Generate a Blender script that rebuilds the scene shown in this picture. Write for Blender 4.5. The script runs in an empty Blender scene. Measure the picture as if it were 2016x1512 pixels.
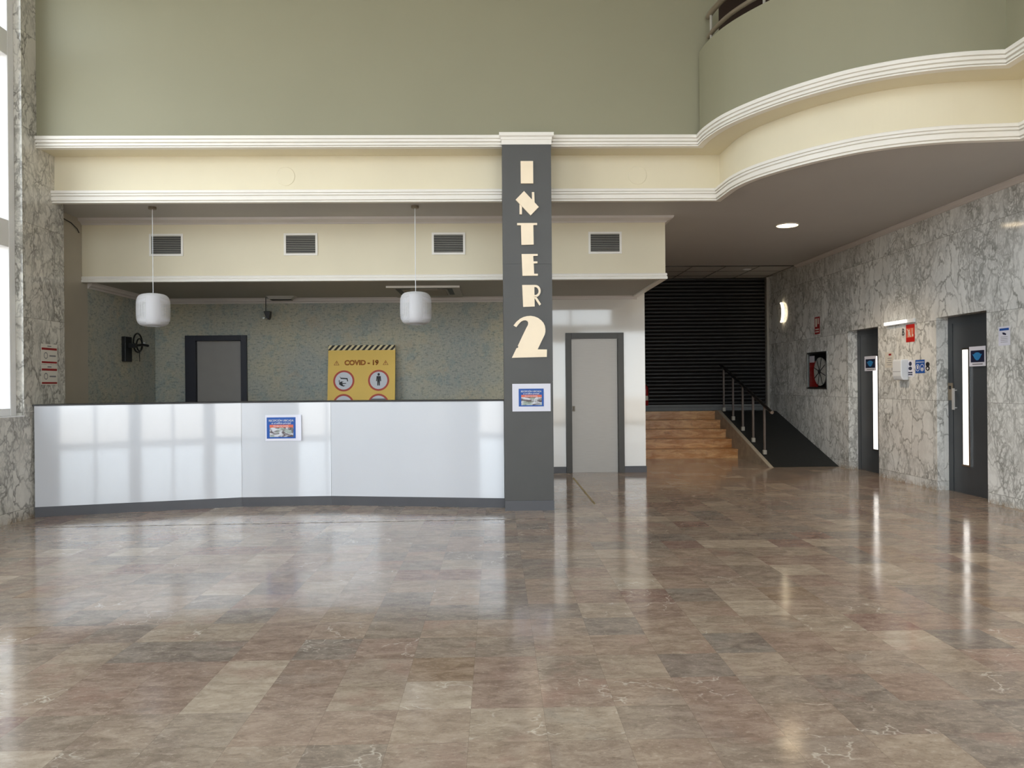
import bpy, bmesh, math, random
from mathutils import Vector, Matrix
random.seed(7)
SC = bpy.context.scene
COL = SC.collection
PI = math.pi

# ------------------------------------------------------------------ materials
def lin(c):
    return tuple(((v/255)/12.92 if v/255 <= .04045 else ((v/255+.055)/1.055)**2.4) for v in c) + (1,)

class NT:
    def __init__(s, name):
        s.m = bpy.data.materials.new(name); s.m.use_nodes = True
        s.t = s.m.node_tree; s.n = s.t.nodes; s.b = s.n['Principled BSDF']
    def new(s, typ, **kw):
        n = s.n.new(typ)
        for k, v in kw.items():
            setattr(n, k, v)
        return n
    def link(s, a, b): s.t.links.new(a, b)
    def math(s, op, a, b=None, c=None, clamp=False):
        n = s.new('ShaderNodeMath', operation=op); n.use_clamp = clamp
        for i, v in enumerate((a, b, c)):
            if v is None: continue
            if isinstance(v, (int, float)): n.inputs[i].default_value = v
            else: s.link(v, n.inputs[i])
        return n.outputs[0]
    def vmath(s, op, a, b=None):
        n = s.new('ShaderNodeVectorMath', operation=op)
        for i, v in enumerate((a, b)):
            if v is None: continue
            if isinstance(v, (tuple, list)): n.inputs[i].default_value = v
            elif isinstance(v, (int, float)): n.inputs[i].default_value = (v, v, v)
            else: s.link(v, n.inputs[i])
        return n.outputs[0]
    def mix(s, f, a, b, blend='MIX'):
        n = s.new('ShaderNodeMix', data_type='RGBA', blend_type=blend)
        for i, v in ((0, f), (6, a), (7, b)):
            if isinstance(v, (int, float)): n.inputs[i].default_value = v
            elif isinstance(v, tuple): n.inputs[i].default_value = v
            else: s.link(v, n.inputs[i])
        return n.outputs[2]
    def noise(s, vec, scale, detail=4, rough=.55, dist=0):
        n = s.new('ShaderNodeTexNoise')
        n.inputs['Scale'].default_value = scale; n.inputs['Detail'].default_value = detail
        n.inputs['Roughness'].default_value = rough; n.inputs['Distortion'].default_value = dist
        if vec is not None: s.link(vec, n.inputs['Vector'])
        return n
    def sm(s, v, a, b, o0=0.0, o1=1.0):
        n = s.new('ShaderNodeMapRange', interpolation_type='SMOOTHSTEP')
        s.link(v, n.inputs[0])
        for i, x in enumerate((a, b, o0, o1)): n.inputs[i+1].default_value = x
        return n.outputs[0]
    def pos(s):
        return s.new('ShaderNodeNewGeometry').outputs['Position']
    def bump(s, h, strength=.2, dist=.01):
        n = s.new('ShaderNodeBump'); n.inputs['Strength'].default_value = strength
        n.inputs['Distance'].default_value = dist
        s.link(h, n.inputs['Height']); s.link(n.outputs[0], s.b.inputs['Normal'])

def plain(name, rgb, rough=.6, metal=0, var=.0, scale=6, emit=0, spec=.5, coat=0, bump=0):
    t = NT(name); b = t.b
    c = lin(rgb)
    b.inputs['Base Color'].default_value = c
    b.inputs['Roughness'].default_value = rough; b.inputs['Metallic'].default_value = metal
    b.inputs['Specular IOR Level'].default_value = spec
    b.inputs['Coat Weight'].default_value = coat; b.inputs['Coat Roughness'].default_value = .04
    if var:
        nz = t.noise(t.pos(), scale, 5)
        f = t.sm(nz.outputs['Fac'], .3, .7)
        d = tuple(max(0, v*(1-var)) for v in c[:3]) + (1,)
        e = tuple(min(1, v*(1+var)) for v in c[:3]) + (1,)
        t.link(t.mix(f, d, e), b.inputs['Base Color'])
        if bump: t.bump(nz.outputs['Fac'], bump, .01)
    if emit:
        b.inputs['Emission Color'].default_value = c; b.inputs['Emission Strength'].default_value = emit
    return t.m

def marble(name, base, vein, stretch, dens=1.0, warm=(150, 132, 116)):
    t = NT(name); p = t.pos()
    sep = t.new('ShaderNodeSeparateXYZ'); t.link(p, sep.inputs[0])
    x, y, z = sep.outputs
    h = t.math('ADD', x, y)
    iz = t.math('FLOOR', t.math('DIVIDE', t.math('SUBTRACT', z, .11), .98))
    iy = t.math('FLOOR', t.math('DIVIDE', t.math('ADD', h, t.math('MULTIPLY', iz, .62)), 1.47))
    cmb = t.new('ShaderNodeCombineXYZ'); t.link(iy, cmb.inputs[0]); t.link(iz, cmb.inputs[1])
    wn = t.new('ShaderNodeTexWhiteNoise', noise_dimensions='3D'); t.link(cmb.outputs[0], wn.inputs['Vector'])
    off = t.vmath('MULTIPLY', wn.outputs['Color'], (1.5, 1.5, 1.5))
    q = t.vmath('MULTIPLY', p, (1, 1, stretch))
    q = t.vmath('ADD', q, off)
    wp = t.noise(q, 1.6, 5, .6)
    w = t.vmath('MULTIPLY', t.vmath('SUBTRACT', wp.outputs['Color'], (.5, .5, .5)), .7)
    q2 = t.vmath('ADD', q, w)
    wp2 = t.noise(q, 9, 3, .6)
    q2 = t.vmath('ADD', q2, t.vmath('MULTIPLY', t.vmath('SUBTRACT', wp2.outputs['Color'], (.5, .5, .5)), .13))
    def vor(scale):
        v = t.new('ShaderNodeTexVoronoi', feature='DISTANCE_TO_EDGE'); v.inputs['Scale'].default_value = scale
        t.link(q2, v.inputs['Vector']); return v.outputs['Distance']
    cl = t.noise(q, 1.3, 3, .5).outputs['Fac']
    v1 = t.sm(vor(4.2), 0, .085, 1, 0)
    v2 = t.math('MULTIPLY', t.sm(vor(9.5), 0, .17, 1, 0), t.sm(cl, .36-.1*(dens-1), .54))
    v3 = t.math('MULTIPLY', t.sm(vor(20), 0, .24, 1, 0), t.sm(cl, .46-.12*(dens-1), .62))
    amp = t.sm(t.noise(q, 5, 4).outputs['Fac'], .25, .65, .25, 1)
    v = t.math('MAXIMUM', t.math('MULTIPLY', v1, .8), t.math('MAXIMUM', t.math('MULTIPLY', v2, .72), t.math('MULTIPLY', v3, .5)))
    v = t.math('MULTIPLY', t.math('MULTIPLY', v, amp), min(1.0, .85*dens), clamp=True)
    tint = t.sm(t.noise(q, .9, 3).outputs['Fac'], .45, .7)
    cloud = t.sm(t.noise(q2, 3, 6, .65).outputs['Fac'], .3, .75)
    bs = t.mix(cloud, lin(base), tuple(v_*.78 for v_ in lin(base)[:3])+(1,))
    bs = t.mix(t.math('MULTIPLY', tint, .16), bs, lin(warm))
    c = t.mix(v, bs, lin(vein))
    # slab joints
    fz = t.math('ABSOLUTE', t.math('SUBTRACT', t.math('FRACT', t.math('DIVIDE', t.math('SUBTRACT', z, .11), .98)), .5))
    fy = t.math('ABSOLUTE', t.math('SUBTRACT', t.math('FRACT', t.math('DIVIDE', t.math('ADD', h, t.math('MULTIPLY', iz, .62)), 1.47)), .5))
    j = t.math('MAXIMUM', t.sm(fz, .4965, .4985), t.math('MULTIPLY', t.sm(fy, .4978, .499), .6))
    c = t.mix(t.math('MULTIPLY', j, .55), c, lin((96, 92, 84)))
    # grime line next to the floor
    g = t.math('MULTIPLY', t.sm(z, 0, .07, 1, 0), t.sm(t.noise(p, 14, 4).outputs['Fac'], .35, .65))
    c = t.mix(t.math('MULTIPLY', g, .6), c, lin((150, 122, 84)))
    t.link(c, t.b.inputs['Base Color'])
    t.b.inputs['Roughness'].default_value = .09; t.b.inputs['Specular IOR Level'].default_value = .4
    return t.m

def floor_mat():
    t = NT('polished_stone_tiles'); p = t.pos()
    sep = t.new('ShaderNodeSeparateXYZ'); t.link(p, sep.inputs[0]); x, y, z = sep.outputs
    S = .2995
    gx = t.math('DIVIDE', t.math('ADD', x, .1146), S); gy = t.math('DIVIDE', t.math('SUBTRACT', y, 2.877), S)
    ix = t.math('FLOOR', gx); iy = t.math('FLOOR', gy)
    cmb = t.new('ShaderNodeCombineXYZ'); t.link(ix, cmb.inputs[0]); t.link(iy, cmb.inputs[1])
    wn = t.new('ShaderNodeTexWhiteNoise', noise_dimensions='3D'); t.link(cmb.outputs[0], wn.inputs['Vector'])
    r = wn.outputs['Value']; rc = wn.outputs['Color']
    srgb = t.new('ShaderNodeSeparateColor'); t.link(rc, srgb.inputs[0])
    ramp = t.new('ShaderNodeValToRGB'); ramp.color_ramp.interpolation = 'CONSTANT'
    cols = [(0, (160, 140, 123)), (.12, (150, 133, 117)), (.22, (169, 147, 127)), (.34, (154, 127, 111)), (.43, (135, 121, 109)),
            (.52, (174, 156, 136)), (.64, (157, 131, 115)), (.71, (129, 118, 109)), (.78, (195, 178, 157)), (.86, (149, 121, 93)),
            (.91, (137, 99, 87)), (.95, (166, 142, 123))]
    cr = ramp.color_ramp
    cr.elements[0].position = 0; cr.elements[0].color = lin(cols[0][1]); cr.elements[1].position = cols[1][0]; cr.elements[1].color = lin(cols[1][1])
    for pp, cc in cols[2:]:
        e = cr.elements.new(pp); e.color = lin(cc)
    t.link(r, ramp.inputs[0])
    base = t.mix(.22, ramp.outputs[0], lin((168, 150, 136)))
    off = t.vmath('MULTIPLY', rc, (17, 17, 17))
    q = t.vmath('ADD', p, off)
    qs = t.vmath('MULTIPLY', q, (1, 2.0, 1))
    mott = t.noise(qs, 7, 8, .68, .6)
    c = t.mix(t.sm(mott.outputs['Fac'], .32, .72), t.mix(.34, base, lin((92, 80, 74))), t.mix(.22, base, lin((226, 214, 198))))
    # second hue drifting inside a tile
    hue = t.sm(t.noise(q, 3.2, 3, .6).outputs['Fac'], .5, .68)
    c = t.mix(t.math('MULTIPLY', hue, .38), c, t.mix(srgb.outputs[1], lin((172, 134, 120)), lin((146, 142, 134))))
    # fossil grain
    gr = t.noise(t.vmath('MULTIPLY', q, (1, 1.5, 1)), 42, 4, .75)
    c = t.mix(t.math('MULTIPLY', t.sm(gr.outputs['Fac'], .54, .7), .38), c, lin((210, 196, 180)))
    c = t.mix(t.math('MULTIPLY', t.sm(gr.outputs['Fac'], .46, .3), .34), c, lin((84, 72, 66)))
    # pale calcite veins on some tiles
    wv = t.noise(q, 4, 4, .6)
    qv = t.vmath('ADD', q, t.vmath('MULTIPLY', wv.outputs['Color'], .35))
    vo = t.new('ShaderNodeTexVoronoi', feature='DISTANCE_TO_EDGE'); vo.inputs['Scale'].default_value = 4.5; t.link(qv, vo.inputs['Vector'])
    vein = t.math('MULTIPLY', t.sm(vo.outputs['Distance'], 0, .03, 1, 0), t.sm(srgb.outputs[2], .72, .8))
    vein = t.math('MULTIPLY', vein, t.sm(t.noise(q, 6, 2).outputs['Fac'], .45, .6))
    c = t.mix(t.math('MULTIPLY', vein, .6), c, lin((222, 212, 198)))
    # joints
    ax = t.math('ABSOLUTE', t.math('SUBTRACT', t.math('FRACT', gx), .5)); ay = t.math('ABSOLUTE', t.math('SUBTRACT', t.math('FRACT', gy), .5))
    j = t.sm(t.math('MAXIMUM', ax, ay), .4965, .4985)
    c = t.mix(t.math('MULTIPLY', j, .4), c, lin((92, 78, 66)))
    t.link(c, t.b.inputs['Base Color'])
    ro = t.sm(t.noise(p, 2.2, 5).outputs['Fac'], .3, .7, .09, .15)
    t.link(ro, t.b.inputs['Roughness'])
    t.b.inputs['IOR'].default_value = 1.62
    # each tile very slightly tilted and wavy: breaks reflections up
    wav = t.noise(p, 2.6, 3, .5).outputs['Fac']
    hgt = t.math('MULTIPLY', wav, .0009)
    hgt = t.math('ADD', hgt, t.math('MULTIPLY', gr.outputs['Fac'], .000012))
    bn = t.new('ShaderNodeBump'); bn.inputs['Strength'].default_value = .8; bn.inputs['Distance'].default_value = 1.0
    t.link(hgt, bn.inputs['Height']); t.link(bn.outputs[0], t.b.inputs['Normal'])
    return t.m

def wallpaper_mat():
    t = NT('mottled_wallpaper'); p = t.pos()
    a = t.sm(t.noise(p, 1.1, 4, .6).outputs['Fac'], .38, .66)
    c = t.mix(a, lin((168, 170, 162)), lin((184, 178, 156)))
    b = t.sm(t.noise(p, 5, 5, .75).outputs['Fac'], .5, .62)
    c = t.mix(t.math('MULTIPLY', b, .45), c, lin((130, 150, 154)))
    o = t.sm(t.noise(t.vmath('ADD', p, (9, 3, 5)), 2.4, 4, .75).outputs['Fac'], .56, .7)
    c = t.mix(t.math('MULTIPLY', o, .3), c, lin((186, 160, 128)))
    h = t.noise(t.vmath('MULTIPLY', p, (1, 1, .35)), 62, 2, .6).outputs['Fac']
    h2 = t.noise(t.vmath('MULTIPLY', p, (.4, .4, 1)), 40, 3, .7).outputs['Fac']
    c = t.mix(t.math('MULTIPLY', t.sm(h, .5, .62), .3), c, lin((206, 206, 186)))
    c = t.mix(t.math('MULTIPLY', t.sm(h2, .53, .62), .5), c, lin((104, 116, 114)))
    t.link(c, t.b.inputs['Base Color']); t.b.inputs['Roughness'].default_value = .75
    return t.m

def stone_step_mat():
    t = NT('ochre_marble'); p = t.pos()
    n = t.noise(t.vmath('MULTIPLY', p, (.8, 1, 3.5)), 3.5, 7, .65, .8)
    c = t.mix(t.sm(n.outputs['Fac'], .3, .7), lin((176, 118, 66)), lin((224, 178, 124)))
    n2 = t.noise(p, 11, 4, .7)
    c = t.mix(t.math('MULTIPLY', t.sm(n2.outputs['Fac'], .55, .7), .4), c, lin((120, 78, 50)))
    t.link(c, t.b.inputs['Base Color']); t.b.inputs['Roughness'].default_value = .22
    return t.m

def brushed(name, rgb, rough=.3, axis=(1, 1, 40), metal=1.0):
    t = NT(name); n = t.noise(t.vmath('MULTIPLY', t.pos(), axis), 6, 4)
    c = lin(rgb)
    t.link(t.mix(n.outputs['Fac'], tuple(v*.82 for v in c[:3])+(1,), c), t.b.inputs['Base Color'])
    t.b.inputs['Metallic'].default_value = metal; t.b.inputs['Roughness'].default_value = rough
    return t.m

def glass_mat():
    t = NT('window_glass')
    tr = t.new('ShaderNodeBsdfTransparent'); gl = t.new('ShaderNodeBsdfGlossy'); gl.inputs['Roughness'].default_value = .02
    ge = t.new('ShaderNodeNewGeometry')
    dt = t.new('ShaderNodeVectorMath', operation='DOT_PRODUCT'); t.link(ge.outputs['Normal'], dt.inputs[0]); t.link(ge.outputs['Incoming'], dt.inputs[1])
    k = t.math('POWER', t.math('SUBTRACT', 1.0, t.math('ABSOLUTE', dt.outputs['Value'])), 5)
    fac = t.math('ADD', .04, t.math('MULTIPLY', k, .9), clamp=True)
    mx = t.new('ShaderNodeMixShader'); t.link(fac, mx.inputs[0]); t.link(tr.outputs[0], mx.inputs[1]); t.link(gl.outputs[0], mx.inputs[2])
    out = t.n['Material Output']; t.link(mx.outputs[0], out.inputs['Surface'])
    return t.m

def hazard_mat(name, c1, c2, scale, axis=0, slope=1.0, rough=.6):
    """diagonal stripes across an object, in object-space metres"""
    t = NT(name); p = t.pos()
    sep = t.new('ShaderNodeSeparateXYZ'); t.link(p, sep.inputs[0])
    u = sep.outputs[0] if axis in (0, 2) else sep.outputs[1]
    v = sep.outputs[2] if axis == 0 else (sep.outputs[1] if axis == 2 else sep.outputs[0])
    s = t.math('FRACT', t.math('MULTIPLY', t.math('SUBTRACT', u, t.math('MULTIPLY', v, slope)), scale))
    f = t.math('GREATER_THAN', s, .5)
    t.link(t.mix(f, lin(c1), lin(c2)), t.b.inputs['Base Color']); t.b.inputs['Roughness'].default_value = rough
    return t.m

M = {}
M['floor'] = floor_mat()
M['marble_r'] = marble('grey_veined_marble', (246, 247, 244), (126, 126, 120), .6, 1.2, (200, 186, 168))
M['marble_l'] = marble('breccia_marble', (226, 223, 214), (98, 94, 87), .62, 1.4, (190, 174, 158))
M['wallpaper'] = wallpaper_mat()
M['step'] = stone_step_mat()
M['green'] = plain('grey_green_paint', (148, 145, 121), .55, var=.02, scale=.7)
M['cream'] = plain('cream_paint', (230, 221, 195), .55, var=.02, scale=1.5)
M['white'] = plain('white_gloss_moulding', (242, 238, 230), .38, var=.015, scale=3)
M['ceil'] = plain('grey_white_ceiling_paint', (186, 183, 180), .7, var=.02, scale=1)
M['ceil_d'] = plain('grey_ceiling_paint', (172, 170, 162), .7, var=.02, scale=1)
M['cornice'] = plain('offwhite_cornice', (214, 208, 204), .5, var=.02, scale=3)
M['upceil'] = plain('white_ceiling_paint', (226, 224, 216), .8)
M['panel'] = plain('grey_beige_panel', (178, 170, 154), .5, var=.02)
M['lam'] = plain('white_gloss_laminate', (216, 219, 226), .05, var=.008, scale=.6, spec=.9, coat=.8)
M['lamwarm'] = plain('offwhite_gloss_laminate', (224, 220, 213), .06, spec=.8, coat=.5, var=.008, scale=.6)
M['charcoal'] = plain('charcoal_laminate', (76, 75, 73), .42, var=.04, scale=2)
M['plinth'] = plain('dark_grey_plinth', (84, 84, 88), .4, var=.04)
M['blackedge'] = plain('black_edge', (34, 30, 30), .4)
M['navy'] = plain('dark_navy_frame', (36, 38, 48), .5)
M['frame'] = plain('dark_grey_frame', (78, 76, 72), .45, var=.03)
M['leaf'] = brushed('brushed_steel_door', (166, 160, 153), .42, (1, 1, 25), .55)
M['leaf2'] = plain('grey_door_leaf', (150, 146, 142), .5, var=.02)
M['eldoor'] = plain('anthracite_steel', (66, 70, 74), .32, var=.06, scale=3, spec=.5)
M['chrome'] = brushed('brushed_chrome', (205, 205, 205), .22)
M['steel'] = brushed('satin_steel', (150, 150, 146), .38)
M['post'] = plain('dark_painted_post', (96, 86, 80), .4)
M['silver'] = plain('silver_paint', (196, 196, 194), .3, metal=.25)
M['bronze'] = plain('bronze_rail', (124, 112, 94), .38)
M['lit'] = plain('lit_panel', (255, 253, 248), .5, emit=.5)
M['lamp_led'] = plain('downlight_diffuser', (255, 228, 186), .5, emit=4.5)
M['sconce'] = plain('sconce_diffuser', (255, 236, 200), .5, emit=1.6)
M['tube'] = plain('emergency_lamp_diffuser', (250, 250, 250), .4, emit=.3)
M['letter'] = plain('cream_gold_metal', (252, 232, 200), .32, var=.02, spec=.8)
M['paper'] = plain('white_paper', (228, 228, 240), .6)
M['paper_w'] = plain('offwhite_paper', (218, 214, 204), .6)
M['plastic'] = plain('white_plastic', (232, 236, 240), .3)
M['blue'] = plain('blue_ink', (24, 84, 168), .5)
M['darkblue'] = plain('navy_ink', (14, 22, 58), .45)
M['cyan'] = plain('cyan_glow_ink', (44, 130, 190), .5)
M['red'] = plain('red_ink', (196, 30, 24), .5)
M['dred'] = plain('dark_red_ink', (150, 18, 24), .5)
M['orange'] = plain('orange_ink', (224, 112, 84), .5)
M['black'] = plain('black_plastic', (14, 14, 15), .45)
M['ink'] = plain('black_ink', (30, 30, 34), .6)
M['greyink'] = plain('grey_ink', (120, 120, 124), .6)
M['yellow'] = plain('yellow_board', (242, 202, 98), .55, var=.03, scale=2)
M['brownink'] = plain('brown_ink', (176, 106, 44), .6)
M['ring'] = plain('red_ring_ink', (190, 78, 62), .6)
M['disc'] = plain('pale_disc_ink', (220, 222, 228), .6)
M['shutter'] = plain('black_shutter', (17, 16, 17), .42, var=.1, scale=2)
M['shutbar'] = plain('grey_shutter_bar', (104, 106, 106), .4, var=.08)
M['rubber'] = plain('black_rubber', (30, 33, 34), .55, var=.15, scale=20)
M['curb'] = plain('grey_brown_stone', (150, 138, 118), .4, var=.18, scale=9)
M['curbtop'] = plain('pale_stone_edge', (178, 168, 150), .4, var=.1, scale=9)
M['frameW'] = plain('white_aluminium', (236, 236, 236), .3)
M['glass'] = glass_mat()
M['clear'] = M['glass']
def photo_mat():
    t = NT('printed_snapshot'); p = t.pos()
    a = t.noise(t.vmath('MULTIPLY', p, (1, 1, 2.2)), 13, 3, .55, .5).outputs['Fac']
    c = t.mix(t.sm(a, .42, .62), lin((214, 216, 224)), lin((92, 78, 80)))
    b = t.noise(t.vmath('ADD', t.vmath('MULTIPLY', p, (1, 1, 2.0)), (4, 2, 7)), 11, 2, .6).outputs['Fac']
    c = t.mix(t.math('MULTIPLY', t.sm(b, .48, .62), .7), c, lin((148, 166, 150)))
    t.link(c, t.b.inputs['Base Color']); return t.m
M['photo'] = photo_mat()
M['shade'] = plain('white_lamp_string', (232, 232, 236), .5)
M['inner'] = plain('white_lamp_core', (228, 228, 234), .5)
M['ext'] = plain('hydrant_red', (150, 20, 20), .3)
M['hose'] = plain('white_canvas_hose', (188, 190, 186), .7, var=.1, scale=30)
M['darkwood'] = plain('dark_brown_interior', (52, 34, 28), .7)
M['ground'] = plain('terracotta_paving', (226, 212, 198), .8, var=.12, scale=2)
M['hedge'] = plain('garden_leaves', (96, 118, 66), .8, var=.4, scale=9)
M['outwall'] = marble('outside_marble', (116, 120, 123), (70, 74, 78), .7, 1.0, (110, 110, 108))
M['hz'] = hazard_mat('black_yellow_stripes', (34, 26, 18), (230, 214, 168), 1/.083, 0, .9)
M['tapeb'] = hazard_mat('worn_floor_tape', (96, 84, 70), (160, 146, 128), 1/.14, 0, 0, .35)
M['tapey'] = hazard_mat('yellow_black_floor_tape', (190, 168, 84), (104, 90, 68), 1/.07, 1, 1.0, .35)
M['grille'] = plain('vent_dark', (40, 38, 38), .6)
M['slat'] = plain('vent_slat', (168, 164, 154), .4)
M['acw'] = plain('beige_grille', (138, 126, 108), .5)

# ------------------------------------------------------------------ geometry
class MB:
    def __init__(s): s.bm = bmesh.new()
    def box(s, x0, x1, y0, y1, z0, z1, mi=0):
        v = [s.bm.verts.new((x, y, z)) for x in (x0, x1) for y in (y0, y1) for z in (z0, z1)]
        for a in ((0, 1, 3, 2), (4, 6, 7, 5), (0, 4, 5, 1), (2, 3, 7, 6), (0, 2, 6, 4), (1, 5, 7, 3)):
            f = s.bm.faces.new([v[i] for i in a]); f.material_index = mi
        return s
    def prism(s, pts, fn, d0, d1, mi=0):
        """pts 2-D outline, fn(u, v, d) -> 3-D"""
        a = [s.bm.verts.new(fn(u, v, d0)) for u, v in pts]; b = [s.bm.verts.new(fn(u, v, d1)) for u, v in pts]
        n = len(pts)
        fs = [s.bm.faces.new(a), s.bm.faces.new(b[::-1])]
        for i in range(n):
            fs.append(s.bm.faces.new((a[i], b[i], b[(i+1) % n], a[(i+1) % n])))
        for f in fs: f.material_index = mi
        return s
    def sweep(s, path, prof, closed_prof=True):
        """path of (x, y); prof of (offset to the left, z)"""
        rings = []
        for i, P in enumerate(path):
            rings.append([s.bm.verts.new((*offp(path, i, o), z)) for o, z in prof])
        n = len(prof)
        for i in range(len(path)-1):
            for k in range(n if closed_prof else n-1):
                s.bm.faces.new((rings[i][k], rings[i+1][k], rings[i+1][(k+1) % n], rings[i][(k+1) % n]))
        if closed_prof:
            s.bm.faces.new(rings[0][::-1]); s.bm.faces.new(rings[-1])
        return s
    def tube(s, pts, r, seg=10, cap=True):
        pts = [Vector(p) for p in pts]; rings = []
        up = Vector((0, 0, 1))
        for i, p in enumerate(pts):
            t = (pts[min(i+1, len(pts)-1)] - pts[max(i-1, 0)]).normalized()
            a = t.cross(up)
            if a.length < .05: a = t.cross(Vector((1, 0, 0)))
            a.normalize(); b = t.cross(a).normalized()
            rr = r[i] if isinstance(r, (list, tuple)) else r
            rings.append([s.bm.verts.new(p + (a*math.cos(2*PI*k/seg) + b*math.sin(2*PI*k/seg))*rr) for k in range(seg)])
        for i in range(len(pts)-1):
            for k in range(seg):
                s.bm.faces.new((rings[i][k], rings[i][(k+1) % seg], rings[i+1][(k+1) % seg], rings[i+1][k]))
        if cap:
            s.bm.faces.new(rings[0]); s.bm.faces.new(rings[-1][::-1])
        return s
    def lathe(s, prof, c, seg=32, axis='z', cap=False):
        """prof of (radius, height)"""
        rings = []
        for r, h in prof:
            ring = []
            for k in range(seg):
                a = 2*PI*k/seg; u, v = r*math.cos(a), r*math.sin(a)
                p = {'z': (u, v, h), 'y': (u, h, v), 'x': (h, u, v)}[axis]
                ring.append(s.bm.verts.new((c[0]+p[0], c[1]+p[1], c[2]+p[2])))
            rings.append(ring)
        for i in range(len(prof)-1):
            for k in range(seg):
                s.bm.faces.new((rings[i][k], rings[i][(k+1) % seg], rings[i+1][(k+1) % seg], rings[i+1][k]))
        if cap:
            s.bm.faces.new(rings[0][::-1]); s.bm.faces.new(rings[-1])
        return s
    def build(s, name, mats, parent=None, smooth=False, bevel=0, loc=None):
        bmesh.ops.recalc_face_normals(s.bm, faces=s.bm.faces)
        me = bpy.data.meshes.new(name); s.bm.to_mesh(me); s.bm.free()
        for m in (mats if isinstance(mats, (list, tuple)) else [mats]): me.materials.append(M[m] if isinstance(m, str) else m)
        if smooth:
            for p in me.polygons: p.use_smooth = True
        o = bpy.data.objects.new(name, me); COL.objects.link(o)
        if parent:
            o.parent = parent; o.matrix_parent_inverse = parent.matrix_world.inverted() if False else Matrix.Translation(-world_loc(parent))
        if bevel:
            b = o.modifiers.new('bevel', 'BEVEL'); b.width = bevel; b.segments = 2; b.limit_method = 'ANGLE'
        if smooth:
            for p in me.polygons: p.use_smooth = True
            e = o.modifiers.new('split', 'EDGE_SPLIT'); e.split_angle = math.radians(38)
        return o

def world_loc(o):
    v = Vector(o.location)
    return v if o.parent is None else v + Vector((0, 0, 0))

def offp(path, i, o):
    """mitred left offset of path point i"""
    def nrm(a, b):
        d = Vector((b[0]-a[0], b[1]-a[1])).normalized(); return Vector((-d.y, d.x))
    P = Vector(path[i][:2])
    if i == 0: return tuple(P + nrm(path[0], path[1])*o)
    if i == len(path)-1: return tuple(P + nrm(path[-2], path[-1])*o)
    a = nrm(path[i-1], path[i]); b = nrm(path[i], path[i+1]); m = (a+b).normalized()
    return tuple(P + m*(o/max(.3, m.dot(a))))

def offpath(path, o): return [offp(path, i, o) for i in range(len(path))]

def tag(o, label=None, cat=None, group=None, kind=None):
    if label: o['label'] = label
    if cat: o['category'] = cat
    if group: o['group'] = group
    if kind: o['kind'] = kind
    return o
def thing(name, label, cat, loc, group=None):
    o = bpy.data.objects.new(name, None); COL.objects.link(o); o.location = loc; o.empty_display_size = .1
    return tag(o, label, cat, group)
def structroot(name, loc):
    o = bpy.data.objects.new(name, None); COL.objects.link(o); o.location = loc; o.empty_display_size = .1
    o['kind'] = 'structure'; return o
def struct(name, mb, mats, **k):
    o = mb.build(name, mats, **k); o['kind'] = 'structure'; return o
def dup(o, delta):
    r = o.copy(); COL.objects.link(r)
    r.location = Vector(o.location) + Vector(delta)
    for ch in [c for c in COL.objects if c.parent == o]:
        c = ch.copy(); COL.objects.link(c); c.parent = r; c.matrix_parent_inverse = ch.matrix_parent_inverse.copy()
        for g in [q for q in COL.objects if q.parent == ch]:
            d = g.copy(); COL.objects.link(d); d.parent = c; d.matrix_parent_inverse = g.matrix_parent_inverse.copy()
    return r

def text(name, body, size, mat, fn, parent, align='CENTER', depth=.0012, bold=0.0, sx=1.0):
    """lettering as mesh; fn(u, v, d) -> world"""
    cu = bpy.data.curves.new('tmp', 'FONT'); cu.body = body; cu.size = size; cu.align_x = align; cu.align_y = 'CENTER'
    cu.offset = bold; cu.resolution_u = 3
    ob = bpy.data.objects.new('tmp', cu); COL.objects.link(ob)
    dg = bpy.context.evaluated_depsgraph_get(); dg.update()
    me = bpy.data.meshes.new_from_object(ob.evaluated_get(dg)); bpy.data.objects.remove(ob)
    bm = bmesh.new(); bm.from_mesh(me)
    r = bmesh.ops.extrude_face_region(bm, geom=bm.faces[:])
    for v in [g for g in r['geom'] if isinstance(g, bmesh.types.BMVert)]: v.co.z += depth
    for v in bm.verts: v.co = Vector(fn(v.co.x*sx, v.co.y, v.co.z))
    mb = MB(); mb.bm.free(); mb.bm = bm
    return mb.build(name, mat, parent)

def wall_grid(axis, plane0, plane1, u0, u1, z0, z1, holes):
    """wall between two planes with rectangular holes (ua, ub, za, zb)"""
    mb = MB()
    us = sorted({u0, u1, *[h[0] for h in holes], *[h[1] for h in holes]}); us = [u for u in us if u0 <= u <= u1]
    zs = sorted({z0, z1, *[h[2] for h in holes], *[h[3] for h in holes]}); zs = [z for z in zs if z0 <= z <= z1]
    for i in range(len(us)-1):
        for j in range(len(zs)-1):
            cu, cz = (us[i]+us[i+1])/2, (zs[j]+zs[j+1])/2
            if any(h[0] < cu < h[1] and h[2] < cz < h[3] for h in holes): continue
            if axis == 'x': mb.box(plane0, plane1, us[i], us[i+1], zs[j], zs[j+1])
            else: mb.box(us[i], us[i+1], plane0, plane1, zs[j], zs[j+1])
    bmesh.ops.remove_doubles(mb.bm, verts=mb.bm.verts, dist=1e-5)
    # drop the faces shared by neighbouring cells
    cent = {}
    for f in mb.bm.faces:
        c = f.calc_center_median(); cent.setdefault((round(c.x, 4), round(c.y, 4), round(c.z, 4)), []).append(f)
    dead = [f for fs in cent.values() if len(fs) > 1 for f in fs]
    if dead: bmesh.ops.delete(mb.bm, geom=dead, context='FACES')
    return mb

XL, XR, YB, ZT = -4.82, 5.37, -2.4, 6.9
CZ = 3.40                      # low ceiling

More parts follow.
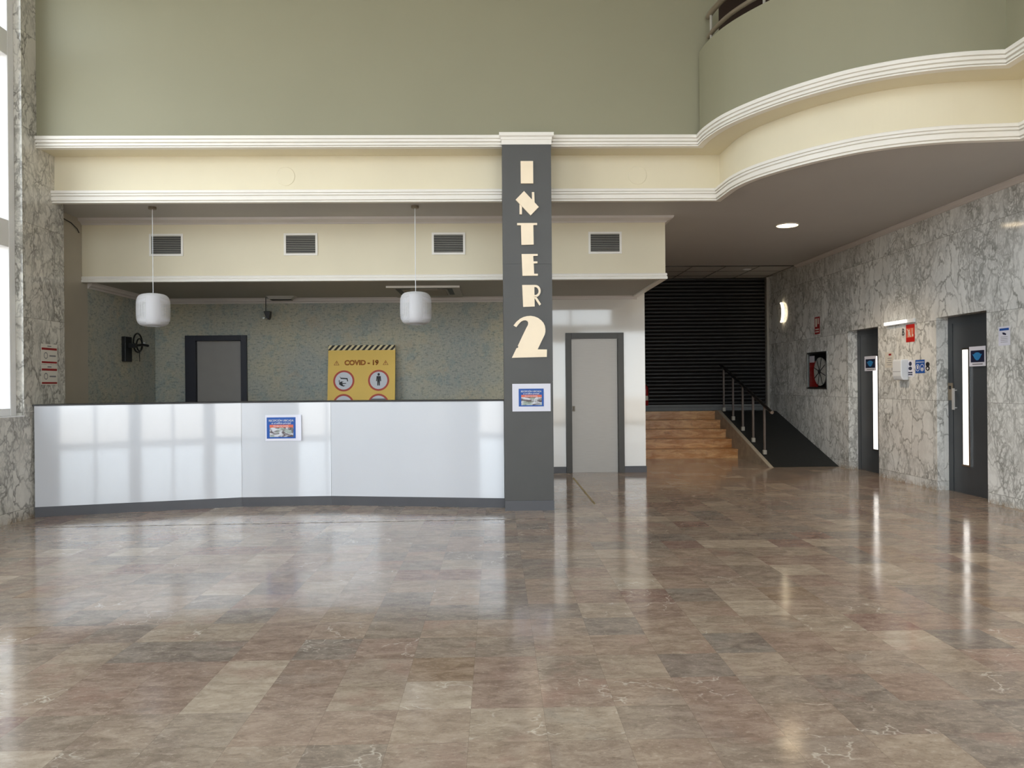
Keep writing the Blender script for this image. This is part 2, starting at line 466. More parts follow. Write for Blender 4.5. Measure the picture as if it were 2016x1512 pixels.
# ------------------------------------------------------------------ shell
struct('floor', MB().box(-5.4, 5.75, YB, 15.3, -.12, 0), 'floor')
struct('wall_right', wall_grid('x', XR, XR+.28, YB, 15.25, 0, CZ+.02,
       [(10.67, 11.592, 0, 2.10), (8.285, 9.245, 0, 2.10), (12.35, 13.1, 1.23, 1.81)]), 'marble_r')
struct('wall_left', wall_grid('x', XL-.3, XL, YB, 8.70, 0, ZT, [(1.5, 7.95, 1.06, 5.9)]), 'marble_l')
struct('wall_left_panel', MB().box(-5.3, -5.045, 8.70, 9.62, 0, 4.2), 'panel')
struct('wall_reception_left', MB().box(-5.3, -5.045, 9.62, 11.5, 0, 2.66), 'wallpaper')
struct('wall_reception', wall_grid('y', 11.5, 11.7, -5.3, .5, 0, CZ, [(-4.50, -3.74, 0, 2.03)]), 'wallpaper')
struct('wall_corridor', wall_grid('y', 11.47, 11.7, .5, 2.24, 0, CZ, [(1.12, 1.83, 0, 2.0)]), 'lamwarm')
struct('wall_light_block', MB().box(-5.3, 2.0, 11.9, 12.0, 0, CZ).box(-5.3, -5.2, 11.7, 11.9, 0, CZ), 'darkwood')  # unseen backing added behind both doors to block daylight at their gaps
struct('wall_stair', MB().box(2.0, 2.24, 11.7, 15.25, 0, CZ), 'panel')
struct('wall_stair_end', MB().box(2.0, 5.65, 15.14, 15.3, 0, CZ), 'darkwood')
struct('wall_pier', MB().box(2.24, 2.83, 14.62, 15.14, .78, CZ), 'panel')
struct('wall_upper', MB().box(-5.12, 2.43, 8.205, 8.42, 3.985, ZT), 'green')
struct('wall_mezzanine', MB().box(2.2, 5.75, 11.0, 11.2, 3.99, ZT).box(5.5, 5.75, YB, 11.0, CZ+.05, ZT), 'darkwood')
struct('ceiling_upper', MB().box(-5.4, 5.75, YB-.3, 11.2, ZT, ZT+.2), 'upceil')

# balcony line: straight over the desk, then swelling out to the right
ctrl = [(2.17, 8.17), (2.185, 7.93), (2.262, 7.58), (2.42, 7.23), (2.66, 6.86), (2.93, 6.56), (3.13, 6.40), (3.37, 6.265),
        (3.61, 6.172), (3.85, 6.112), (4.11, 6.08)]
def smoothpath(p, n=5):
    out = []
    for i in range(len(p)-1):
        a, b, c, d = (Vector(p[max(i-1, 0)]), Vector(p[i]), Vector(p[i+1]), Vector(p[min(i+2, len(p)-1)]))
        for k in range(n):
            t = k/n
            out.append(tuple(.5*((2*b) + (c-a)*t + (2*a-5*b+4*c-d)*t*t + (3*b-a-3*c+d)*t**3)))
    return out + [p[-1]]
curve = smoothpath(ctrl)
UP = [(XL, 8.17)] + curve + [(4.14, YB)]
def poly_behind(off, z0, z1, x0=XL-.2, yb=11.2, xr=5.6, y0=YB):
    pts = offpath(UP, off); pts[0] = (x0, pts[0][1]); pts[-1] = (pts[-1][0], y0)
    pts = pts + [(xr, y0), (xr, yb), (x0, yb)]
    return MB().prism(pts, lambda u, v, d: (u, v, d), z0, z1)

par = MB(); par.sweep(curve+[(4.14, YB)], [(.035, 3.985), (.035, 4.87), (.16, 4.87), (.16, 3.985)]); struct('wall_balcony', par, 'green')
struct('floor_mezzanine', poly_behind(.05, 3.878, 3.985, x0=XL, xr=5.5), 'cream')
# frieze behind the two mouldings
struct('wall_frieze', MB().sweep(UP, [(.36, CZ+.03), (.36, 3.88), (.44, 3.88), (.44, CZ+.03)]), 'cream')
cl = poly_behind(.32, CZ, CZ+.04, x0=-5.3, yb=15.3, xr=5.7); struct('ceiling', cl, 'ceil')
up_prof = [(0, 3.992), (-.003, 3.985), (-.003, 3.958), (.020, 3.956), (.020, 3.950), (.008, 3.948), (.008, 3.926), (.036, 3.924), (.036, 3.912), (.014, 3.910),
           (.014, 3.892), (.038, 3.890), (.038, 3.884), (.020, 3.882), (.020, 3.872), (.09, 3.872), (.09, 3.992)]
lo_prof = [(.285, 3.490), (.281, 3.482), (.281, 3.460), (.302, 3.458), (.302, 3.452), (.290, 3.450), (.290, 3.434), (.316, 3.432), (.316, 3.422), (.292, 3.418), (.296, 3.382), (.322, 3.380), (.322, 3.372), (.308, 3.370), (.308, 3.358),
           (.37, 3.358), (.37, 3.490)]
CX0, CX1, CY = .088, .606, 8.12
struct('trim_1', MB().sweep([(XL, 8.17), (CX0-.002, 8.17)], up_prof), 'white')
struct('trim_2', MB().sweep([(CX1+.012, 8.17)] + curve + [(4.14, YB)], up_prof), 'white')
lopath = offpath(UP, .285); lp2 = [(o-.285, z) for o, z in lo_prof]
struct('trim_3', MB().sweep([(XL, 8.455), (CX0-.002, 8.455)], lp2), 'white')
struct('trim_4', MB().sweep([(CX1+.002, 8.455)] + lopath[1:], lp2), 'white')
# cornice along the right wall, under the low ceiling
struct('trim_5', MB().sweep([(XR, YB), (XR, 13.5)], [(0, CZ), (0, 3.345), (.02, 3.345), (.03, 3.365), (.055, 3.378), (.07, 3.388), (.07, CZ)]), 'cornice')
# drop-ceiling tile field by the shutter
tg = MB()
for i in range(6):
    xx = 2.3+.6*i; xe = min(xx+.588, XR); tg.box(xx, xe, 13.52, 14.1, CZ-.012, CZ); tg.box(xx, xe, 14.11, 14.68, CZ-.012, CZ); tg.box(xx, xe, 14.69, 15.1, CZ-.012, CZ)
for i in range(1, 6): tg.box(2.3+.6*i-.016, 2.3+.6*i+.004, 13.52, 15.1, CZ-.016, CZ-.010, 1)
for y in (14.095, 14.68): tg.box(2.3, XR, y, y+.02, CZ-.016, CZ-.010, 1)
tg.box(2.3, XR, 13.50, 13.52, CZ-.016, CZ, 1)
struct('ceiling_tiles', tg, ['ceil', 'frame'])

# bulkhead above the reception opening
struct('wall_bulkhead', MB().box(-5.05, 2.12, 9.5, 11.47, 2.66, CZ), ['cream'])
struct('ceiling_reception', MB().box(-5.05, 2.11, 9.52, 11.5, 2.645, 2.66), 'ceil_d')
bp = [(-5.05, 9.5), (2.12, 9.5), (2.12, 11.47)]
struct('trim_6', MB().sweep(bp, [(0, 3.33), (-.012, 3.33), (-.02, 3.345), (-.06, 3.362), (-.085, 3.372), (-.095, CZ), (0, CZ)]), 'cornice')
struct('trim_7', MB().sweep(bp, [(-.002, 2.70), (-.012, 2.70), (-.018, 2.688), (-.018, 2.672), (-.010, 2.668), (-.022, 2.655), (-.022, 2.628), (.06, 2.628), (.06, 2.66), (-.002, 2.66)]), 'white')
struct('trim_8', MB().sweep([(-5.045, 9.62), (-5.045, 11.5), (2.12, 11.5)][::-1], [(0, 2.57), (.012, 2.57), (.02, 2.59), (.045, 2.60), (.055, 2.625), (.075, 2.645), (0, 2.645)]), 'cornice')

struct('baseboard_corridor', MB().box(.5, 1.045, 11.455, 11.47, 0, .095).box(1.92, 2.25, 11.455, 11.47, 0, .095), 'plinth')

# ------------------------------------------------------------------ column with the vertical name
col = thing('column', 'dark grey clad square column carrying the vertical sign', 'column', (.35, 8.3, 0))
cc = MB()
for z0, z1 in ((.108, 1.358), (1.361, 2.606), (2.609, 3.872)): cc.box(CX0, CX1, CY, CY+.46, z0, z1)
cc.box(CX0+.004, CX1-.004, CY+.004, CY+.45, .1, 3.872)
cc.build('cladding', 'charcoal', col)
MB().box(CX0-.002, CX1+.002, CY-.004, CY+.46, 0, .105).build('plinth', 'plinth', col)
cp = [(CX0, CY+.05), (CX0, CY), (CX1, CY), (CX1, CY+.05)]
MB().sweep(cp, [(-.03, 3.995), (-.03, 3.962), (-.018, 3.952), (-.012, 3.948), (-.012, 3.926), (-.006, 3.92), (-.006, 3.872), (.03, 3.872), (.03, 3.995)]).build('capital', 'white', col)

def LET(x0, x1, y0, y1, lx, ly):
    """map a letter outline drawn in its own little grid onto the column face"""
    return lambda u, v: (x0 + (x1-x0)*u/lx, y1 - (y1-y0)*v/ly)
def letter(label, shapes, x0, x1, z0, z1, lx, ly):
    f = LET(x0, x1, z0, z1, lx, ly)
    mb = MB()
    for sh in shapes:
        mb.prism([f(u, v) for u, v in sh], lambda u, v, d: (u, d, v), CY-.020, CY-.0005)
    return tag(mb.build('sign_letter', 'letter'), label, 'letter', 'letters of the vertical sign')
letter('cream letter I, topmost of the letters on the dark column', [[(0, 0), (1, 0), (1, 1), (0, 1)]], .283, .415, 3.456, 3.692, 1, 1)
fN = lambda u, v: (.227+(u-165)/545*.244, 3.376-(v-880)/550*.258)
mb = MB()
for k, sh in enumerate([[(165, 1075), (365, 880), (710, 1240), (515, 1430)], [(550, 905), (605, 905), (612, 1139), (552, 1077)], [(255, 1170), (312, 1230), (312, 1405), (255, 1405)]]):
    mb.prism([fN(u, v) for u, v in sh], lambda u, v, d: (u, d, v), CY-.020, CY-.0005)
tag(mb.build('sign_letter', 'letter'), 'cream letter N with a wide slanted block and two thin strokes', 'letter', 'letters of the vertical sign')
letter('cream letter T with a broad stem on the dark column', [[(148, 78), (485, 78), (485, 112), (420, 112), (424, 432), (218, 436), (213, 114), (148, 114)]],
       .24-148*(.212/337), .24-148*(.212/337)+.212/337*756, 2.807-(1512-436)*.231/358, 3.038+78*.231/358, 756, 1512)
letter('cream letter E with a broad stem and three short thin arms',
       [[(218, 585), (496, 585), (496, 616), (418, 618), (423, 706), (490, 706), (490, 738), (426, 740), (432, 906), (496, 906), (496, 938), (230, 940)]],
       .285-218*(.170/278), .285-218*(.170/278)+.170/278*756, 2.48-(1512-940)*.231/355, 2.711+585*.231/355, 756, 1512)
arcR = [(440, 1102)] + [(458+88*math.sin(a), 1200-98*math.cos(a)) for a in [i*PI/14 for i in range(15)]][1:]
inR = [(455+52*math.sin(a), 1200-62*math.cos(a)) for a in [PI-i*PI/12 for i in range(13)]]
outer = [(232, 1102)] + arcR[:1] + [(458+88*math.sin(a), 1198-96*math.cos(a)) for a in [i*PI/16 for i in range(1, 14)]] + [(468, 1296), (548, 1412), (522, 1434), (440, 1318), (442, 1450), (246, 1456)]
sh1 = [(232, 1102), (438, 1102), (442, 1450), (246, 1456)]
ringp = [(458+88*math.sin(i*PI/16), 1200-98*math.cos(i*PI/16)) for i in range(17)]; ringi = [(452+58*math.sin(i*PI/16), 1200-64*math.cos(i*PI/16)) for i in range(17)]
sh2 = [(438, 1102)] + ringp[1:] + [(440, 1298), (440, 1264)] + ringi[::-1] + [(438, 1136)]
sh3 = [(440, 1290), (470, 1290), (550, 1412), (524, 1436), (440, 1312)]
letter('cream letter R with a round bowl and thin leg on the dark column', [sh1, sh2, sh3],
       .288-232*(.196/316), .288-232*(.196/316)+.196/316*756, 2.152-(1512-1456)*.232/354, 2.384+1102*.232/354, 756, 1512)
two = [(148, 415), (230, 315), (330, 235), (420, 190), (520, 165), (620, 158), (720, 175), (820, 215), (900, 275), (965, 345), (1005, 430), (1020, 520), (1018, 600), (1000, 670),
       (965, 740), (803, 1068), (1058, 1072), (1052, 1275), (95, 1292), (225, 1030), (262, 1022), (276, 990), (262, 965), (400, 680), (500, 480), (545, 400), (552, 345), (530, 300), (480, 278), (420, 282),
       (360, 310), (300, 370), (225, 462)]
letter('large cream numeral 2 below the letters on the dark column', [two], .172-95*(.372/963), .172-95*(.372/963)+.372/963*1237, 1.616-(1512-1292)*.442/1134, 2.058+158*.442/1134, 1237, 1512)

# ------------------------------------------------------------------ reception counter
cnt = thing('reception_counter', 'long glossy white reception counter with dark plinth, bent in three', 'counter', (-2.3, 8.5, 0))
cpts = [(-4.80, 8.085), (-2.838, 8.62), (-1.852, 8.65), (CX0-.004, 8.315)]
for i in range(3):
    a, b = Vector(cpts[i]), Vector(cpts[i+1]); d = (b-a).normalized(); g = d*.0012
    a2, b2 = a+g, b-g
    MB().sweep([tuple(a2), tuple(b2)], [(0, .104), (0, 1.155), (.03, 1.155), (.03, .104)]).build('front_panel', 'lam', cnt)
    MB().sweep([tuple(a), tuple(b)], [(.004, 0), (.004, .103), (.03, .103), (.03, 0)]).build('plinth', 'plinth', cnt)
tp = [(-4.815, 8.08)] + cpts[1:]
MB().sweep(tp, [(-.006, 1.156), (-.006, 1.170), (.36, 1.170), (.36, 1.156)]).build('worktop', 'blackedge', cnt)
MB().sweep(cpts, [(.03, .02), (.03, 1.155), (.055, 1.155), (.055, .02)]).build('carcass', 'lamwarm', cnt)
MB().sweep(cpts, [(.055, .72), (.055, .75), (.70, .75), (.70, .72)]).build('desk_shelf', 'panel', cnt)

def face_fn(p, right, normal):
    """place a flat print: u right, v up, d out of the surface"""
    p, right, normal = Vector(p), Vector(right).normalized(), Vector(normal).normalized(); up = Vector((0, 0, 1))
    return lambda u, v, d: tuple(p + right*u + up*v + normal*d)
def rect(mb, fn, u0, u1, v0, v1, d0, d1): return mb.prism([(u0, v0), (u1, v0), (u1, v1), (u0, v1)], fn, d0, d1)
def ell(fn, cu, cv, ru, rv, d0, d1, n=28, mb=None):
    mb = mb or MB(); return mb.prism([(cu+ru*math.cos(2*PI*i/n), cv+rv*math.sin(2*PI*i/n)) for i in range(n)], fn, d0, d1)
def ring(fn, cu, cv, r1, r0, d0, d1, n=32):
    mb = MB(); rs = []
    for d in (d0, d1):
        for r in (r1, r0):
            rs.append([mb.bm.verts.new(fn(cu+r*math.cos(2*PI*i/n), cv+r*math.sin(2*PI*i/n), d)) for i in range(n)])
    o0, i0, o1, i1 = rs
    for i in range(n):
        j = (i+1) % n
        for q in ((o0[i], o0[j], i0[j], i0[i]), (o1[i], i1[i], i1[j], o1[j]), (o0[i], o1[i], o1[j], o0[j]), (i0[i], i0[j], i1[j], i1[i])):
            mb.bm.faces.new(q)
    return mb

def reception_notice(fn, w, h, iw, ih, label, io=(0, 0), curl=False):
    t = thing('notice', label, 'notice', fn(0, 0, 0))
    if curl:
        mb = MB(); n = 12; A = []; B = []
        for i in range(n+1):
            u = -w/2 + w*i/n; d = .002 + (.018*max(0, (i/n-.8)/.2)**2)
            A.append([mb.bm.verts.new(fn(u, v, d+.0008)) for v in (-h/2, h/2)]); B.append([mb.bm.verts.new(fn(u, v, d)) for v in (-h/2, h/2)])
        for i in range(n):
            mb.bm.faces.new((A[i][0], A[i+1][0], A[i+1][1], A[i][1])); mb.bm.faces.new((B[i][0], B[i][1], B[i+1][1], B[i+1][0]))
            for k in (0, 1): mb.bm.faces.new((A[i][k], B[i][k], B[i+1][k], A[i+1][k]))
        for i in (0, n): mb.bm.faces.new((A[i][0], A[i][1], B[i][1], B[i][0]))
        mb.build('paper_sheet', 'paper', t)
    else:
        rect(MB(), fn, -w/2, w/2, -h/2, h/2, .0008, .002).build('paper_sheet', 'paper', t)
    ou, ov = io
    g = lambda u, v, d: fn(u+ou, v+ov, d)
    pr = rect(MB(), g, -iw/2, iw/2, -ih/2, ih/2, .0032, .0040).build('printed_field', 'blue', t)
    rect(MB(), g, -iw*.40, iw*.42, ih*.02, ih*.15, .0041, .0047).build('orange_band', 'orange', t)
    ph = rect(MB(), g, -iw*.40, iw*.42, -ih*.43, ih*.02, .0041, .0045).build('photo_print', 'photo', t)
    text('heading', 'RECEPCIÓN UBICADA', ih*.135, 'disc', lambda u, v, d: g(u, v+ih*.34, .0042+d), t, bold=.0006, sx=.86)
    text('subheading', 'en el edificio principal', ih*.115, 'disc', lambda u, v, d: g(u, v+ih*.22, .0042+d), t, bold=.0006, sx=.9)
    text('band_text', 'Disculpen las molestias', ih*.085, 'paper', lambda u, v, d: g(u, v+ih*.085, .0048+d), t, bold=.0003, sx=.9)
    return t
reception_notice(face_fn((.3765, CY-.0005, 1.195), (1, 0, 0), (0, -1, 0)), .405, .292, .265, .188,
                 'white sheet with blue printed notice, taped to the dark column', (-.003, 0))
d2 = (Vector(cpts[2])-Vector(cpts[1])).normalized(); nn = Vector((d2.y, -d2.x))
pc = Vector(cpts[1]) + d2*.463 + nn*.0006
reception_notice(face_fn((pc.x, pc.y, .873), (d2.x, d2.y, 0), (nn.x, nn.y, 0)), .40, .29, .318, .236,
                 'blue printed notice with a curling edge, on the counter front', (-.025, .0), curl=True)

# ------------------------------------------------------------------ yellow board behind the counter
bd = thing('warning_board', 'yellow safety board with striped top, leaning on the patterned wall behind the counter', 'board', (-1.97, 11.2, 0))
lean = .055
def bfn(u, v, d): # u from left edge, v height
    return (-2.468+u+.0*v, 11.44-.25*(1-v/1.94)-d, v)
rect(MB(), bfn, 0, .985, .0, 1.935, 0, .03).build('panel', 'yellow', bd)
rect(MB(), bfn, .0, .985, 1.86, 1.935, .0302, .032).build('striped_edge', 'hz', bd)
text('title', 'COVID - 19', .098, 'brownink', lambda u, v, d: bfn(.49+u, 1.672+v, .031+d), bd, bold=.005, sx=1.02)
for cx in (.125, .845):
    tr = MB(); n3 = [(cx-.042, 1.638), (cx+.042, 1.638), (cx, 1.71)]; i3 = [(cx-.029, 1.645), (cx+.029, 1.645), (cx, 1.696)]
    for k in range(3):
        tr.prism([n3[k], n3[(k+1) % 3], i3[(k+1) % 3], i3[k]], bfn, .0305, .032)
    rect(tr, bfn, cx-.005, cx+.005, 1.662, 1.685, .0305, .032); rect(tr, bfn, cx-.005, cx+.005, 1.650, 1.657, .0305, .032)
    tr.build('warning_triangle', 'brownink', bd)
for (cx, cz) in ((.235, 1.408), (.745, 1.412), (.235, 1.06), (.745, 1.06)):
    ring(bfn, cx, cz, .155, .128, .0305, .0325, 40).build('red_ring', 'ring', bd)
    ell(bfn, cx, cz, .128, .128, .0305, .0315, 36).build('disc', 'disc', bd)
pg = MB()  # person figure
ell(bfn, .745, 1.50, .018, .02, .032, .0335, 14, pg)
pg.prism([(.715, 1.475), (.775, 1.475), (.782, 1.40), (.768, 1.40), (.764, 1.445), (.764, 1.335), (.749, 1.335), (.745, 1.40), (.741, 1.335), (.726, 1.335), (.726, 1.445), (.722, 1.40), (.708, 1.40)], bfn, .032, .0335)
pg.build('person_symbol', 'ink', bd)
hg = MB()
hg.prism([(.17, 1.478), (.19, 1.455), (.29, 1.448), (.298, 1.40), (.284, 1.40), (.278, 1.43), (.19, 1.438)], bfn, .032, .0335)
hg.prism([(.165, 1.36), (.20, 1.335), (.23, 1.325), (.26, 1.335), (.225, 1.345), (.215, 1.36), (.27, 1.366), (.27, 1.376), (.215, 1.373), (.21, 1.385), (.235, 1.395), (.20, 1.40), (.172, 1.385)], bfn, .032, .0335)
hg.prism([(.162, 1.42), (.172, 1.42), (.176, 1.385), (.164, 1.385)], bfn, .032, .0335)
hg.build('hand_washing_symbol', 'ink', bd)
rect(MB(), bfn, .635, .855, 1.115, 1.145, .033, .034).build('prohibition_bar', 'greyink', bd)

# ------------------------------------------------------------------ doors
dr = structroot('door_1', (-4.12, 11.5, 0))
fm = MB()
fm.box(-4.592, -4.44, 11.455, 11.52, 0, 2.10).box(-3.775, -3.688, 11.455, 11.52, 0, 2.10).box(-4.44, -3.775, 11.455, 11.52, 2.02, 2.10)
fm.box(-4.50, -4.44, 11.5, 11.6, 0, 2.03).box(-3.775, -3.74, 11.5, 11.6, 0, 2.03)
fm.build('door_frame', 'navy', dr, bevel=.004)
MB().box(-4.44, -3.775, 11.53, 11.57, .01, 2.02).build('door_leaf', 'leaf2', dr)
dr = structroot('door_2', (1.48, 11.47, 0))
fm = MB(); fm.box(1.045, 1.135, 11.44, 11.49, 0, 2.095).box(1.828, 1.918, 11.44, 11.49, 0, 2.095).box(1.135, 1.828, 11.44, 11.49, 2.005, 2.095)
fm.build('door_frame', 'frame', dr, bevel=.004)
MB().box(1.137, 1.826, 11.50, 11.545, .001, 2.003).build('door_leaf', 'leaf', dr)
hd = MB(); hd.box(1.145, 1.185, 11.494, 11.50, .92, 1.0); hd.lathe([(.014, 0), (.014, .02), (.008, .03)], (1.168, 11.468, .955), 12, 'y', True); hd.build('door_lock', 'bronze', dr)

EX = XR+.15
def elevator(name, ynear, yfar, slit=(.50, .655), call=False):
    d = structroot(name, (EX, (ynear+yfar)/2, 0))
    w = yfar-ynear
    MB().box(EX, EX+.03, ynear, yfar, 0, 2.10).box(EX-.006, EX, ynear, yfar, 2.02, 2.10).box(EX-.008, EX, yfar-.09, yfar, 0, 2.02).build('door_frame', 'eldoor', d)
    s0, s1 = ynear+slit[0], ynear+slit[1]
    MB().box(EX-.004, EX-.0005, ynear+.0, yfar-.105, .02, 2.0).build('door_leaf', 'eldoor', d)
    MB().box(EX-.007, EX-.0045, s0+.012, s1, .345, 1.695).build('lit_window', 'lit', d)
    fr = MB(); fr.box(EX-.022, EX-.0045, s0-.014, s0+.012, .325, 1.715); fr.box(EX-.022, EX-.0045, s0+.012, s1+.006, .325, .345); fr.box(EX-.016, EX-.0045, s0+.012, s1+.006, 1.695, 1.712)
    fr.box(EX-.010, EX-.0045, s1, s1+.006, .345, 1.695)
    fr.build('window_frame', 'chrome', d)
    if not call: return d
    h = MB(); h.box(EX-.05, EX-.036, s1+.11, s1+.15, .985, 1.24); h.box(EX-.036, EX-.0045, s1+.118, s1+.142, 1.21, 1.225).box(EX-.036, EX-.0045, s1+.118, s1+.142, 1.0, 1.015)
    h.build('door_handle', 'silver', d)
    return d
elevator('door_3', 10.67, 11.592, (.27, .44))
elevator('door_4', 8.285, 9.245, (.53, .67), True)
cpn = thing('call_panel', 'small beige call button plate beside the right elevator door handle', 'button panel', (EX, 9.18, 1.2))
MB().box(EX-.02, EX-.0085, 9.142, 9.232, 1.095, 1.305).build('plate', 'acw', cpn)
MB().box(EX-.024, EX-.0205, 9.165, 9.21, 1.23, 1.27).build('button', 'black', cpn)

RN = (-1, 0, 0); RR = (0, -1, 0)      # right wall faces -X, its reading direction runs towards the camera
def elposter(y0, y1, z0, z1, label):
    f = face_fn((EX-.0045, (y0+y1)/2, (z0+z1)/2), RR, RN); w, h = y1-y0, z1-z0
    t = thing('poster', label, 'poster', f(0, 0, 0))
    rect(MB(), f, -w/2, w/2, -h/2, h/2, .018, .0195).build('paper_sheet', 'paper', t)
    rect(MB(), f, -w*.40, w*.42, -h*.30, h*.30, .0198, .0205).build('dark_print', 'darkblue', t)
    ms = [(-.22, .10), (-.12, .18), (0, .2), (.12, .18), (.22, .10), (.3, .12), (.22, .0), (.16, -.10), (.06, -.2), (-.06, -.2), (-.16, -.10), (-.22, 0), (-.3, .12)]
    MB().prism([(u*w, v*h) for u, v in ms], f, .0207, .0212).build('mask_picture', 'cyan', t)
    rect(MB(), f, -w*.3, w*.32, -h*.42, -h*.37, .0198, .0203).build('caption_line', 'greyink', t)
elposter(8.50, 8.80, 1.495, 1.722, 'framed sheet with a blue glow on black, on the right elevator door')
elposter(10.985, 11.33, 1.485, 1.702, 'framed sheet with a blue glow on black, on the left elevator door')

# ------------------------------------------------------------------ right wall fittings
W0 = XR-.0006
def wfn(y, z): return face_fn((W0, y, z), RR, RN)
# fire hose cabinet
hc = thing('fire_hose_cabinet', 'recessed fire hose cabinet with a red side and white reel, in the marble wall', 'fire hose', (XR, 12.72, 1.23))
cb = MB(); cb.box(XR+.20, XR+.21, 12.35, 13.1, 1.23, 1.81).box(XR+.0, XR+.2, 12.352, 12.36, 1.232, 1.808).box(XR, XR+.2, 13.09, 13.098, 1.232, 1.808).box(XR, XR+.2, 12.36, 13.09, 1.232, 1.242).box(XR, XR+.2, 12.36, 13.09, 1.798, 1.808)
cb.build('cabinet_box', 'black', hc)
fm = MB(); fm.box(XR-.012, XR, 12.33, 12.352, 1.21, 1.83).box(XR-.012, XR, 13.098, 13.12, 1.21, 1.83).box(XR-.012, XR, 12.352, 13.098, 1.21, 1.232).box(XR-.012, XR, 12.352, 13.098, 1.808, 1.83)
fm.build('cabinet_frame', 'steel', hc)
MB().box(XR+.02, XR+.06, 12.82, 13.08, 1.245, 1.68).build('red_panel', 'ext', hc)
rl = MB(); rl.lathe([(.03, 0), (.235, 0), (.235, .014), (.225, .03), (.08, .03), (.03, .02)], (XR+.01, 12.64, 1.50), 36, 'x'); rl.build('reel', 'hose', hc, smooth=True)
sp = MB()
for k in range(4):
    a = k*PI/4+.3; sp.tube([(XR+.006, 12.64-.23*math.cos(a), 1.50-.23*math.sin(a)), (XR+.006, 12.64+.23*math.cos(a), 1.50+.23*math.sin(a))], .006, 6)
sp.lathe([(.035, -.01), (.035, .02)], (XR+.0, 12.64, 1.5), 16, 'x', True); sp.build('reel_spokes', 'ink', hc)
rect(MB(), face_fn((XR+.018, 12.965, 1.715), RR, RN), -.10, .10, -.055, .055, 0, .002).build('instruction_label', 'paper', hc)
MB().box(XR+.002, XR+.006, 12.362, 13.088, 1.244, 1.796).build('glass_pane', 'clear', hc)

t = thing('fire_sign', 'narrow red fire hose sign above the hose cabinet', 'sign', (XR, 12.7, 2.13))
f = wfn(12.70, 2.27); rect(MB(), f, -.098, .098, -.143, .143, .0, .003).build('sign_plate', 'dred', t)
s = MB(); rect(s, f, -.07, .0, -.02, .12, .0032, .004); rect(s, f, .03, .07, .02, .12, .0032, .004); rect(s, f, -.07, .07, -.075, -.055, .0032, .004); rect(s, f, -.07, .07, -.115, -.095, .0032, .004); s.build('white_marks', 'paper_w', t)

t = thing('floor_letter', 'small dark letter B on the marble between the elevators', 'letter', (XR, 10, 1.97))
text('lettering', 'B', .135, 'ink', lambda u, v, d: wfn(9.998, 1.972)(u, v, d), t, depth=.004, sx=.75)
t = thing('no_lift_sign', 'red safety sign with white figures beside the letter B', 'sign', (XR, 9.83, 1.84))
f = wfn(9.826, 1.952); rect(MB(), f, -.102, .102, -.114, .114, 0, .003).build('sign_plate', 'red', t)
s = MB(); rect(s, f, -.085, .085, -.055, .065, .0032, .0038); s.build('orange_field', 'orange', t)
s = MB(); ell(f, -.025, .035, .014, .014, .004, .0048, 12, s); s.prism([(-.045, .02), (-.005, .02), (.0, -.05), (-.012, -.05), (-.025, -.01), (-.038, -.05), (-.05, -.05)], f, .004, .0048)
s.prism([(-.078, .06), (-.068, .06), (.028, -.05), (.018, -.05)], f, .0049, .0054); rect(s, f, .045, .055, -.01, .06, .004, .0048); ell(f, .06, -.03, .014, .018, .004, .0048, 12, s); s.build('white_figures', 'paper_w', t)

t = thing('emergency_lamp', 'thin white emergency light bar mounted above the letter B', 'lamp', (XR, 10.05, 2.1))
MB().box(XR-.03, XR, 9.70, 10.41, 2.085, 2.135).build('housing', 'plastic', t, bevel=.004)
MB().box(XR-.055, XR-.031, 9.86, 10.405, 2.088, 2.132).build('diffuser', 'tube', t, bevel=.004)

def sheet(label, y0, y1, z0, z1, mat='paper_w', name='paper_notice', cat='notice'):
    f = wfn((y0+y1)/2, (z0+z1)/2); t = thing(name, label, cat, f(0, 0, 0)); w, h = y1-y0, z1-z0
    rect(MB(), f, -w/2, w/2, -h/2, h/2, 0, .0015).build('paper_sheet', mat, t); return t, f, w, h
t, f, w, h = sheet('pale paper notice with a small red heading, left of the soap dispenser', 10.255, 10.48, 1.515, 1.728)
s = MB(); rect(s, f, -.01*1, .06, .06, .085, .0017, .0022); s.build('red_heading', 'dred', t)
s = MB()
for k, (a, b) in enumerate(((-.04, .07), (-.03, .06), (-.07, .08), (-.05, .06))): rect(s, f, a, b, .02-.03*k, .027-.03*k, .0017, .0022)
s.build('text_lines', 'greyink', t)
dp = thing('soap_dispenser', 'white plastic wall dispenser between the elevators', 'dispenser', (XR, 10.08, 1.35))
mb = MB(); prof = [(0, 1.618), (-.085, 1.618), (-.10, 1.60), (-.10, 1.40), (-.085, 1.362), (-.07, 1.345), (0, 1.345)]
mb.prism(prof, lambda u, v, d: (XR+u, d, v), 9.88, 10.10); mb.build('body', 'plastic', dp, bevel=.012)
MB().box(XR-.101, XR-.099, 9.895, 10.085, 1.455, 1.46).build('seam', 'greyink', dp)
t, f, w, h = sheet('narrow white sign with blue face symbols, right of the dispenser', 9.758, 9.908, 1.39, 1.60, 'paper', 'hygiene_sign', 'sign')
s = MB(); ell(f, 0, .06, .036, .028, .0017, .0024, 18, s); ell(f, 0, .0, .042, .024, .0017, .0024, 18, s); rect(s, f, -.05, .05, -.062, -.045, .0017, .0022); rect(s, f, -.05, .05, -.088, -.072, .0017, .0022); s.build('blue_symbols', 'darkblue', t)
t, f, w, h = sheet('square blue mandatory sign with white circles between the elevators', 9.50, 9.715, 1.43, 1.60, 'blue', 'mandatory_sign', 'sign')
for cu in (-.052, .05):
    ring(f, cu, -.015, .045, .038, .0017, .0024, 24).build('white_ring', 'paper', t)
